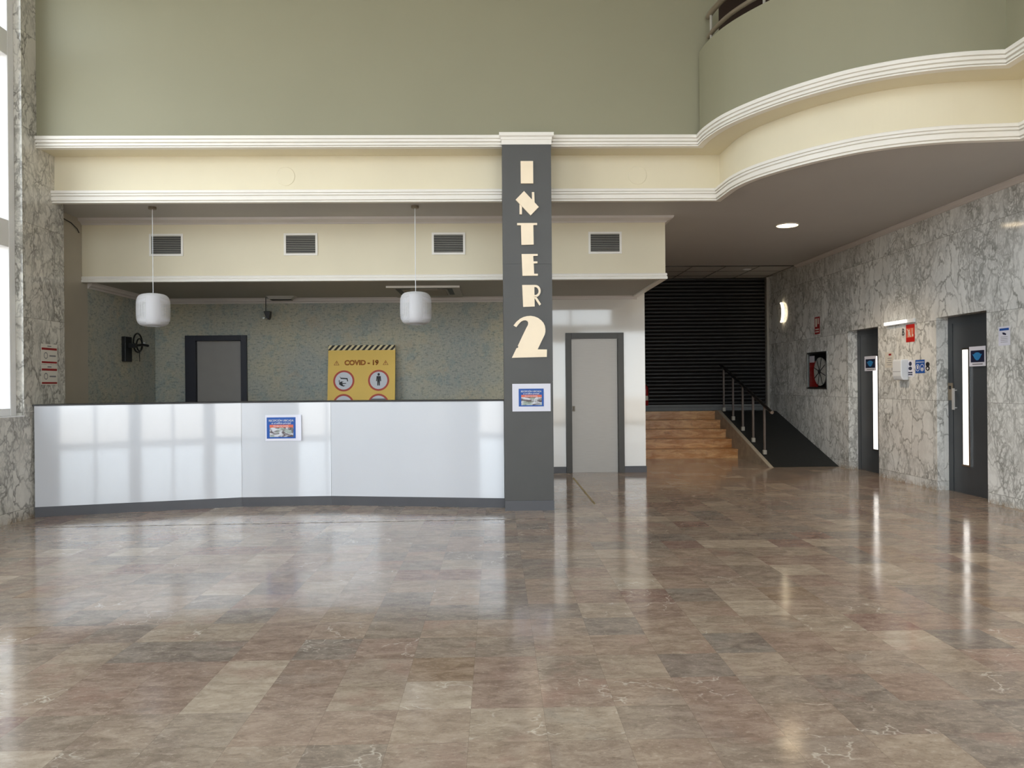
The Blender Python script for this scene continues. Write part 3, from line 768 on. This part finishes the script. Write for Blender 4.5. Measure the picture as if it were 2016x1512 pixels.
s = MB(); ell(f, -.052, -.01, .018, .026, .0017, .0024, 14, s); ell(f, .05, -.03, .024, .018, .0017, .0024, 14, s); rect(s, f, -.09, .09, .052, .06, .0017, .0022); s.build('white_symbols', 'disc', t)
t = thing('round_sticker_pair', 'dark figure eight sticker right of the blue sign', 'sticker', (XR, 9.435, 1.51))
f = wfn(9.435, 1.512); s = MB(); ell(f, 0, .026, .042, .03, 0, .0016, 20, s); ell(f, .0, -.024, .044, .03, .0005, .0018, 20, s); s.build('dark_discs', 'ink', t)
ell(f, .0, -.026, .02, .014, .0019, .0024, 14).build('pale_centre', 'disc', t)
t, f, w, h = sheet('white paper notice with a blue heading at the far right of the marble wall', 7.90, 8.085, 1.70, 1.90, 'paper')
s = MB(); rect(s, f, -.075, .075, .058, .082, .0017, .0022); s.build('blue_heading', 'blue', t)
s = MB(); s.prism([(-.032, .038), (.0, .036), (.034, .02), (.026, .008), (-.02, .016)], f, .0017, .0022); s.build('dark_symbol', 'darkblue', t)
s = MB()
for k in range(4): rect(s, f, -.055, .055, -.012-.018*k, -.008-.018*k, .0017, .0022)
s.build('text_lines', 'greyink', t)

# crescent wall light
cr = thing('wall_sconce', 'glowing crescent wall light on the marble beside the roller shutter', 'lamp', (XR, 14.2, 2.63))
pts = [(.16*math.cos(a)-.02, .19*math.sin(a)) for a in [(-80+i*160/20)*PI/180 for i in range(21)]] + [(.085*math.cos(a)-.02, .17*math.sin(a)) for a in [(80-i*160/20)*PI/180 for i in range(21)]]
MB().prism(pts, wfn(14.24, 2.63), .012, .045).build('diffuser', 'sconce', cr)
MB().prism([(u*.9, v*.95) for u, v in pts], wfn(14.24, 2.63), 0, .0119).build('backplate', 'steel', cr)

# ------------------------------------------------------------------ downlights
def downlight(x, y, r, label, mat='lamp_led'):
    t = thing('downlight', label, 'lamp', (x, y, CZ))
    MB().lathe([(r+.012, -.001), (r+.012, -.006), (r, -.012), (r-.004, -.002)], (x, y, CZ), 40).build('trim_ring', 'frameW', t, smooth=True)
    MB().lathe([(.002, -.004), (r-.004, -.004), (r-.004, -.001), (.002, -.001)], (x, y, CZ), 40, cap=True).build('diffuser', mat, t)
downlight(3.855, 10.03, .135, 'lit round downlight in the low ceiling before the elevators')
downlight(4.85, 5.0, .135, 'added fill light as a round downlight out of view, nearer the right elevator and the entrance')  # added out of view to brighten the right wall and floor
downlight(4.85, 1.8, .135, 'added fill light as a round downlight out of view, next to the entrance glazing')  # second added fill fixture, also out of view
t = thing('downlight', 'small unlit round downlight in the tiled ceiling by the shutter', 'lamp', (4.58, 13.85, CZ-.012))
MB().lathe([(.075, -.001), (.075, -.008), (.06, -.012), (.055, -.002)], (4.58, 13.85, CZ-.013), 28).build('trim_ring', 'frameW', t, smooth=True)
MB().lathe([(.002, -.003), (.055, -.003), (.055, -.001), (.002, -.001)], (4.58, 13.85, CZ-.013), 28, cap=True).build('diffuser', 'plastic', t)

# ------------------------------------------------------------------ pendant lamps
def pendant(x, y, label):
    t = thing('pendant_lamp', label, 'lamp', (x, y, CZ), 'pendant lamps over the counter')
    MB().lathe([(.002, 0), (.045, 0), (.045, -.025), (.04, -.03), (.002, -.03)], (x, y, CZ), 24, cap=True).build('ceiling_canopy', 'bronze', t, smooth=True)
    MB().tube([(x, y, CZ-.03), (x, y, 2.41)], .004, 8).build('cord', 'plastic', t)
    zc = 2.22; R = .18; Hh = .187
    def pr(k):  # rounded drum silhouette
        a = -PI/2 + PI*k; n = 4.2
        c, s = math.cos(a), math.sin(a)
        return R*(abs(c)**(2/n)), Hh*math.copysign(abs(s)**(2/n), s)
    N = 26; P = [pr(i/N) for i in range(N+1)]; P = [(max(r, .075), h) for r, h in P]
    mb = MB()
    for k in range(110):
        a = 2*PI*k/110; w = .0031
        ra, rb = [], []
        for r, h in P:
            for sgn, L in ((-1, ra), (1, rb)):
                L.append(mb.bm.verts.new((x + r*math.cos(a) - sgn*w*math.sin(a), y + r*math.sin(a) + sgn*w*math.cos(a), zc+h)))
        for i in range(N): mb.bm.faces.new((ra[i], rb[i], rb[i+1], ra[i+1]))
    mb.build('string_shade', 'shade', t)
    MB().lathe([(.07, -.165), (.075, -.165), (.075, .165), (.07, .165)], (x, y, zc), 32).build('inner_cylinder', 'inner', t, smooth=True)
    MB().lathe([(.073, -Hh+.004), (.08, -Hh), (.085, -Hh+.004)], (x, y, zc), 32).build('wire_ring', 'plastic', t, smooth=True)
    MB().lathe([(.073, Hh-.004), (.08, Hh), (.085, Hh-.004), (.08, Hh-.01)], (x, y, zc), 32).build('wire_ring', 'plastic', t, smooth=True)
    MB().tube([(x-.08, y, zc+Hh-.005), (x+.08, y, zc+Hh-.005)], .003, 6).build('crossbar', 'plastic', t, smooth=True)
    return t
pendant(-3.905, 8.86, 'white string drum pendant lamp hanging at the left end of the counter')
pendant(-.912, 8.86, 'white string drum pendant lamp hanging near the dark column')

# ------------------------------------------------------------------ air vents
YV = 9.5
v0 = thing('air_vent', 'white framed air vent, leftmost on the cream bulkhead behind the lamp cord', 'vent', (-4.02, YV, 3.08), 'air vents on the cream bulkhead')
w, h = .412, .272; fv = face_fn((-4.02, YV-.0004, 3.08), (1, 0, 0), (0, -1, 0))
fm = MB(); b = .026
for u0, u1, q0, q1 in ((-w/2, -w/2+b, -h/2, h/2), (w/2-b, w/2, -h/2, h/2), (-w/2+b, w/2-b, -h/2, -h/2+b), (-w/2+b, w/2-b, h/2-b, h/2)): rect(fm, fv, u0, u1, q0, q1, 0, .012)
fm.build('vent_frame', 'white', v0)
rect(MB(), fv, -w/2+b, w/2-b, -h/2+b, h/2-b, 0, .001).build('duct', 'grille', v0)
sl = MB(); nS = 10
for k in range(nS):
    zc = -h/2+b + (h-2*b)*(k+.5)/nS
    sl.prism([(.002, zc+.006), (.011, zc-.002), (.011, zc-.004), (.002, zc+.003)], lambda u, v, d: fv(d, v, u), -w/2+b, w/2-b)
sl.build('louvres', 'slat', v0)
for x, lb in ((-2.382, 'white framed air vent, second from the left on the cream bulkhead'), (-.568, 'white framed air vent just left of the dark column'), (1.37, 'white framed air vent right of the dark column')):
    r = dup(v0, (x+4.02, 0, 0)); r['label'] = lb

for x, lb in ((-2.30, 'round cream cover plate on the frieze left of the column'), (1.60, 'round cream cover plate on the frieze right of the column')):
    o = MB().lathe([(.002, -.004), (.100, -.004), (.104, -.001), (.104, 0)], (x, 8.53-.0005, 3.655), 40, 'y', cap=False).build('cover_plate', 'cream')
    tag(o, lb, 'cover plate', 'round cover plates on the frieze')

# ------------------------------------------------------------------ reception ceiling and wall fittings
ac = thing('ceiling_air_conditioner', 'square cassette air conditioner in the dark ceiling behind the right pendant', 'air conditioner', (-.95, 10.75, 2.645))
ax0, ax1, ay0, ay1 = -1.43, -.47, 10.14, 11.3
MB().box(ax0, ax1, ay0, ay1, 2.622, 2.6445).build('fascia', 'ceil_d', ac, bevel=.006)
MB().box(ax0-.004, ax1+.004, ay0-.006, ay0, 2.618, 2.6445).build('edge_trim', 'white', ac)
MB().box(ax0+.2, ax1-.2, ay0+.22, ay1-.3, 2.612, 2.6215).build('intake_grille', 'acw', ac)
for q in ((ax0+.1, ax0+.17, ay0+.16, ay1-.35), (ax1-.17, ax1-.1, ay0+.16, ay1-.35), (ax0+.1, ax0+.3, ay0+.13, ay0+.19), (ax1-.3, ax1-.1, ay0+.13, ay0+.19)): MB().box(q[0], q[1], q[2], q[3], 2.6195, 2.6215).build('air_slot', 'black', ac)
el = thing('ceiling_emergency_light', 'low grey emergency light on the dark ceiling behind the counter', 'lamp', (-3.1, 11.2, 2.645))
MB().prism([(-.21, 0), (.21, 0), (.15, -.05), (-.15, -.05)], lambda u, v, d: (-3.10+u, d, 2.6445+v), 11.15, 11.29).build('body', 'slat', el)
MB().box(-3.25, -2.95, 11.16, 11.28, 2.588, 2.594).build('lens', 'grille', el)
cam = thing('security_camera', 'small black security camera hanging over the patterned wall', 'camera', (-3.33, 11.35, 2.4))
MB().tube([(-3.375, 11.38, 2.645), (-3.375, 11.38, 2.44), (-3.34, 11.36, 2.42)], .006, 8).build('stem', 'black', cam)
mb = MB(); mb.prism([(-.045, .035), (.05, .035), (.04, -.06), (.02, -.09), (-.01, -.06)], lambda u, v, d: (-3.33+u, d, 2.40+v), 11.26, 11.36); mb.build('body', 'black', cam, bevel=.006)
MB().lathe([(.016, 0), (.016, -.03)], (-3.365, 11.27, 2.335), 14, 'y', True).build('lens', 'steel', cam)
tv = thing('wall_bracket', 'black wall bracket with a coiled cable on the dark side wall behind the counter', 'bracket', (-5.04, 10.7, 1.68))
MB().box(-5.044, -4.99, 10.47, 10.66, 1.69, 2.03).build('back_plate', 'black', tv, bevel=.006)
a = MB(); a.box(-4.99, -4.90, 10.55, 10.60, 1.88, 1.94); a.tube([(-4.93, 10.58, 1.91), (-4.88, 10.75, 1.93), (-4.86, 10.85, 1.92)], .018, 8); a.build('arm', 'black', tv)
a = MB(); a.tube([(-4.95, 10.74+.13*math.cos(i*PI/16), 1.955+.13*math.sin(i*PI/16)) for i in range(33)], .011, 8); a.tube([(-4.94, 10.77+.085*math.cos(i*PI/14), 1.93+.085*math.sin(i*PI/14)) for i in range(29)], .010, 8)
a.tube([(-4.95, 10.80, 1.85), (-4.96, 10.81, 1.78), (-4.955, 10.805, 1.70)], .006, 6); a.build('coiled_cable', 'black', tv)
a = MB(); a.lathe([(.013, 0), (.013, .02)], (-4.93, 10.87, 1.955), 12, 'x', True); a.build('white_knob', 'plastic', tv)
MB().lathe([(.012, 0), (.012, .01)], (-5.044, 10.84, 1.585), 10, 'x', True).build('cable_clip', 'slat', tv)

# two notices on the left marble wall
LN = (1, 0, 0); LR = (0, 1, 0)
for (z0, z1, lb, s0) in ((1.600, 1.815, 'red barred notice, upper of two on the left marble wall', 'upper'), (1.378, 1.592, 'red barred notice, lower of two on the left marble wall', 'lower')):
    f = face_fn((XL+.0006, 8.40, (z0+z1)/2), LR, LN); t = thing('barred_notice', lb, 'notice', f(0, 0, 0), 'notices on the left marble wall')
    w, h = .30, z1-z0
    rect(MB(), f, -w/2, w/2, -h/2, h/2, 0, .0012).build('paper_sheet', 'paper_w', t)
    for v0_, v1_ in ((h*.20, h*.31), (-h*.46, -h*.37)): rect(MB(), f, -w*.47, w*.47, v0_, v1_, .0014, .002).build('red_bar', 'dred', t)
    ring(f, -w*.22, -h*.08, .036, .027, .0014, .002, 24).build('circle_symbol', 'greyink', t)
    rect(MB(), f, .0, w*.40, -h*.12, -h*.05, .0014, .002).build('text_line', 'greyink', t); rect(MB(), f, -w*.12, w*.12, h*.37, h*.42, .0014, .002).build('text_line', 'greyink', t)

# ------------------------------------------------------------------ stairs, ramp and railing
SX0, SX1, RZ = 2.24, 4.26, .156
st = thing('staircase', 'five ochre marble steps rising to the roller shutter', 'stairs', (3.3, 13.45, 0))
ys = [13.45, 13.80, 14.15, 14.50, 14.85]
for k, y in enumerate(ys):
    y2 = ys[k+1]+.03 if k < 4 else 15.1
    MB().box(SX0+.002, SX1, y+.018, y2, RZ*k + (.001 if k else 0), RZ*(k+1)-.028).box(SX0+.002, SX1, y, y2, RZ*(k+1)-.028, RZ*(k+1)).build('step', 'step', st)
cu = MB(); cu.prism([(11.90, 0), (14.68, .79), (14.95, .79), (14.95, 0)], lambda u, v, d: (d, u, v), SX1+.001, SX1+.055); cu.build('side_curb', 'curb', st)
cu = MB(); cu.prism([(11.87, 0), (11.92, 0), (14.70, .79), (14.68, .803)], lambda u, v, d: (d, u, v), SX1-.004, SX1+.058); cu.build('curb_edge', 'curbtop', st)
rp = tag(MB().prism([(11.93, 0.001), (14.60, .778), (15.1, .778), (15.1, 0.001)], lambda u, v, d: (d, u, v), SX1+.06, XR-.001).build('access_ramp', 'rubber'),
         'black rubber covered ramp between the stairs and the marble wall', 'ramp')
rz = lambda y: .778*(y-11.93)/2.67 if y < 14.6 else .778
hr = thing('stair_handrail', 'black handrail on slim posts along the edge of the ramp', 'handrail', (4.38, 13.5, 0))
for y in (12.45, 13.0, 13.55, 14.1, 14.68):
    z = rz(y)
    p = MB().box(4.365, 4.395, y-.015, y+.015, z+.0, z+.80).build('post', 'post', hr)
    MB().box(4.352, 4.408, y-.028, y+.028, z+.001, z+.075).build('post_socket', 'slat', p, bevel=.006)
MB().tube([(4.38, 12.14, rz(12.14)+.80), (4.38, 14.60, rz(14.6)+.82), (4.38, 14.9, .778+.90)], .026, 12).build('rail', 'black', hr, smooth=True)
MB().tube([(4.38, 12.10, rz(12.14)+.79), (4.38, 12.14, rz(12.14)+.80)], .028, 12).build('end_cap', 'chrome', hr, smooth=True)

sh = thing('roller_shutter', 'closed black slatted roller shutter at the top of the stairs', 'shutter', (3.9, 15.06, .78))
mb = MB(); z = .905; pitch = .0715; prof = []
while z < CZ-.02:
    for k in range(5):
        a = k/5; prof.append((-.016*math.sin(PI*a)**.7 if a else .0, z+pitch*a*.93))
    prof.append((.004, z+pitch*.95)); z += pitch
rows = [[mb.bm.verts.new((x, 15.06+o, zz)) for x in (2.84, 5.345)] for o, zz in prof]
for i in range(len(rows)-1): mb.bm.faces.new((rows[i][0], rows[i][1], rows[i+1][1], rows[i+1][0]))
mb.build('slat_curtain', 'shutter', sh)
b_ = MB(); b_.box(2.84, 5.345, 15.03, 15.07, .782, .85).box(2.84, 5.345, 15.035, 15.07, .856, .902); b_.build('bottom_bar', 'shutbar', sh)
MB().box(5.325, 5.368, 14.95, 15.07, .78, 3.385).build('guide_rail', 'slat', sh)
MB().box(2.84, 2.87, 15.0, 15.09, .78, 3.385).build('guide_rail', 'black', sh)

fe = thing('fire_extinguisher', 'dark red fire extinguisher half hidden behind the white corridor wall', 'fire extinguisher', (2.89, 14.8, .9))
MB().lathe([(.002, 0), (.05, 0), (.055, .01), (.055, .33), (.045, .37), (.018, .39), (.018, .41), (.002, .41)], (2.892, 14.8, .90), 24, cap=True).build('cylinder', 'ext', fe, smooth=True)
MB().lathe([(.0556, .10), (.0556, .19)], (2.892, 14.8, .90), 24).build('label_band', 'paper_w', fe, smooth=True)
a = MB(); a.box(2.88, 2.905, 14.77, 14.86, 1.31, 1.345); a.tube([(2.90, 14.78, 1.32), (2.945, 14.77, 1.25), (2.95, 14.77, 1.0)], .008, 8); a.build('valve_and_hose', 'black', fe)
MB().box(2.8305, 2.84, 14.77, 14.83, 1.05, 1.2).build('bracket', 'steel', fe)

# ------------------------------------------------------------------ balcony railing
rail_path = offpath(curve, .13)
rr = thing('balcony_railing', 'bronze grey two bar railing on the curved balcony parapet', 'railing', (2.4, 7.5, 4.87))
rpts = rail_path[1:-1]
for z, r in ((5.02, .024), (5.235, .03)):
    MB().tube([(x, y, z) for x, y in rpts] + [(4.27, 5.9, z), (4.29, 1.0, z)], r, 10).build('rail', 'bronze', rr, smooth=True)
for i in (3, 16, 24, 32, 40, 47):
    if i < len(rail_path):
        x, y = rail_path[i]; MB().tube([(x, y, 4.871), (x, y, 5.215)], .014, 8).build('post', 'slat', rr)

for z, lb in ((2.75, 'tiny dark hook on the beige side panel, higher of two'), (2.33, 'tiny dark hook on the beige side panel, lower of two')):
    tag(MB().box(-5.0445, -5.02, 9.02, 9.07, z, z+.008).build('wall_hook', 'ink'), lb, 'hook', 'hooks on the beige side panel')
tag(MB().tube([(-5.035, 8.74, 3.38), (-5.035, 9.0, 3.33), (-5.035, 9.25, 3.305), (-5.035, 9.38, 3.26), (-5.035, 9.42, 3.22)], .006, 6).build('wall_cable', 'ink'), 'thin dark cable sagging along the top of the beige side panel', 'cable')

# ------------------------------------------------------------------ floor tape
tag(MB().prism([(-4.42, 7.47), (.55, 7.60), (.55, 7.625), (-4.42, 7.495)], lambda u, v, d: (u, v, d), .0004, .0011).build('floor_tape', 'tapeb'), 'worn dashed floor tape line running along the counter', 'tape')
tag(MB().box(1.072, 1.10, 8.5, 10.9, .0004, .0012).build('floor_tape', 'tapey'), 'yellow and black floor tape leading to the corridor door', 'tape')

# ------------------------------------------------------------------ windows and the world outside
wn = structroot('window_1', (XL-.12, 4.2, 1.06))
fx0, fx1 = XL-.20, XL-.075
Yf = 7.95; fr = MB()
uprights = [Yf-.10, 5.0, 1.5]
for y in uprights: fr.box(fx0, fx1, y, y+.10, 1.06, 5.9)
for z0, z1 in ((1.06, 1.14), (2.765, 3.04), (4.70, 4.95), (5.82, 5.9)): fr.box(fx0, fx1, 1.6, Yf-.10, z0, z1)
fr.build('window_frame', 'frameW', wn, bevel=.008)
MB().box(fx0+.05, fx0+.058, 1.55, Yf-.05, 1.1, 5.86).build('window_glass', 'glass', wn)
MB().box(XL-.075, XL+.006, 1.5, Yf, 1.052, 1.062).build('window_sill', 'frameW', wn)

# rear facade, behind the camera
holes = [(-4.4, -2.9, .0, 2.75), (-2.75, -1.25, .0, 2.75), (-1.1, .9, .0, 2.75), (1.05, 2.6, 0, 2.75), (2.75, 5.25, 0, 3.1),
         (-4.5, -2.0, 3.2, 6.6), (-1.8, .9, 3.2, 6.6), (1.1, 3.9, 3.2, 6.6)]
struct('wall_rear', wall_grid('y', YB-.3, YB, -5.12, 5.65, 0, ZT, holes), 'panel')
for i, hh in enumerate(holes):
    w_ = structroot('window_%d' % (i+2), ((hh[0]+hh[1])/2, YB-.15, hh[2]))
    f_ = MB(); a, b, c, d = hh
    f_.box(a, a+.06, YB-.2, YB-.1, c, d).box(b-.06, b, YB-.2, YB-.1, c, d).box(a+.06, b-.06, YB-.2, YB-.1, c, c+.08).box(a+.06, b-.06, YB-.2, YB-.1, d-.06, d).box((a+b)/2-.03, (a+b)/2+.03, YB-.19, YB-.11, c+.08, d-.06)
    f_.build('window_frame', 'frameW', w_)
    MB().box(a+.05, b-.05, YB-.155, YB-.148, c+.06, d-.05).build('window_glass', 'glass', w_)
tag(MB().box(-40, 40, -50, YB-.3, -.25, -.05).box(-40, -5.12, YB-.3, 30, -.25, -.05).build('terrace_ground', 'ground'), 'pale terracotta paving outside the lobby windows', 'ground', kind='structure')
struct('wall_outside', MB().box(-9.0, XL-.301, 8.05, 8.4, -.05, 7.1), 'outwall')

# ------------------------------------------------------------------ lights
su = bpy.data.lights.new('low_daylight', 'SUN'); su.energy = .055; su.angle = math.radians(13); su.color = (1, .97, .9)
so_ = bpy.data.objects.new('low_daylight', su); COL.objects.link(so_)
so_.rotation_euler = Vector((-.74, -.66, .10)).to_track_quat('Z', 'Y').to_euler()
wd = bpy.data.worlds.new('sky'); SC.world = wd; wd.use_nodes = True
nt = wd.node_tree; bg = nt.nodes['Background']
sky = nt.nodes.new('ShaderNodeTexSky'); sky.sky_type = 'HOSEK_WILKIE'; sky.turbidity = 5; sky.ground_albedo = .4
sky.sun_direction = (-.35, -.55, .75)
mx = nt.nodes.new('ShaderNodeMix'); mx.data_type = 'RGBA'; mx.inputs[0].default_value = .72
mx.inputs[7].default_value = (.90, .985, 1.04, 1)
nt.links.new(sky.outputs[0], mx.inputs[6]); nt.links.new(mx.outputs[2], bg.inputs[0]); bg.inputs[1].default_value = 1.9

def portal(name, loc, rot, sx, sy):
    l = bpy.data.lights.new(name, 'AREA'); l.shape = 'RECTANGLE'; l.size = sx; l.size_y = sy; l.cycles.is_portal = True
    o = bpy.data.objects.new(name, l); COL.objects.link(o); o.location = loc; o.rotation_euler = rot
portal('sky_portal', (XL-.32, 4.72, 3.48), (0, -PI/2, 0), 4.9, 6.5)
portal('sky_portal', (0.2, YB-.34, 3.1), (PI/2, 0, 0), 9.6, 6.2)
sp = bpy.data.lights.new('downlight_beam', 'SPOT'); sp.energy = 45; sp.color = (1, .80, .58); sp.spot_size = math.radians(130); sp.spot_blend = .6; sp.shadow_soft_size = .1
o = bpy.data.objects.new('downlight_beam', sp); COL.objects.link(o); o.location = (3.855, 10.03, CZ-.03)
for yy in (5.0, 1.8):
    o2 = o.copy(); o2.data = sp; COL.objects.link(o2); o2.location = (4.85, yy, CZ-.03)  # beams of the two added downlights, extra fill for the right side

# ------------------------------------------------------------------ camera
F = 1512; yaw = math.radians(1.21); rho = .009
fwv = Vector((math.sin(yaw), math.cos(yaw), 0)); rt = Vector((math.cos(yaw), -math.sin(yaw), 0)); upv = Vector((0, 0, 1))
R = (rt*math.cos(rho) - upv*math.sin(rho)); U = (upv*math.cos(rho) + rt*math.sin(rho))
cd = bpy.data.cameras.new('camera'); cd.sensor_width = 36; cd.lens = 36*F/2016; cd.clip_end = 200; cd.clip_start = .05
co = bpy.data.objects.new('camera', cd); COL.objects.link(co)
mw = Matrix((R, U, -fwv)).transposed().to_4x4(); mw.translation = Vector((0, 0, 1.34)); co.matrix_world = mw
SC.camera = co
SC.view_settings.view_transform = 'Standard'; SC.view_settings.look = 'None'; SC.view_settings.gamma = 1
SC.view_settings.use_curve_mapping = False
SC.view_settings.exposure = 1.62
cy = SC.cycles
cy.max_bounces = 8; cy.diffuse_bounces = 5; cy.glossy_bounces = 3; cy.transmission_bounces = 4; cy.transparent_max_bounces = 12
cy.caustics_reflective = False; cy.caustics_refractive = False; cy.sample_clamp_indirect = 6
cy.use_denoising = True; cy.use_adaptive_sampling = True; cy.adaptive_threshold = .03
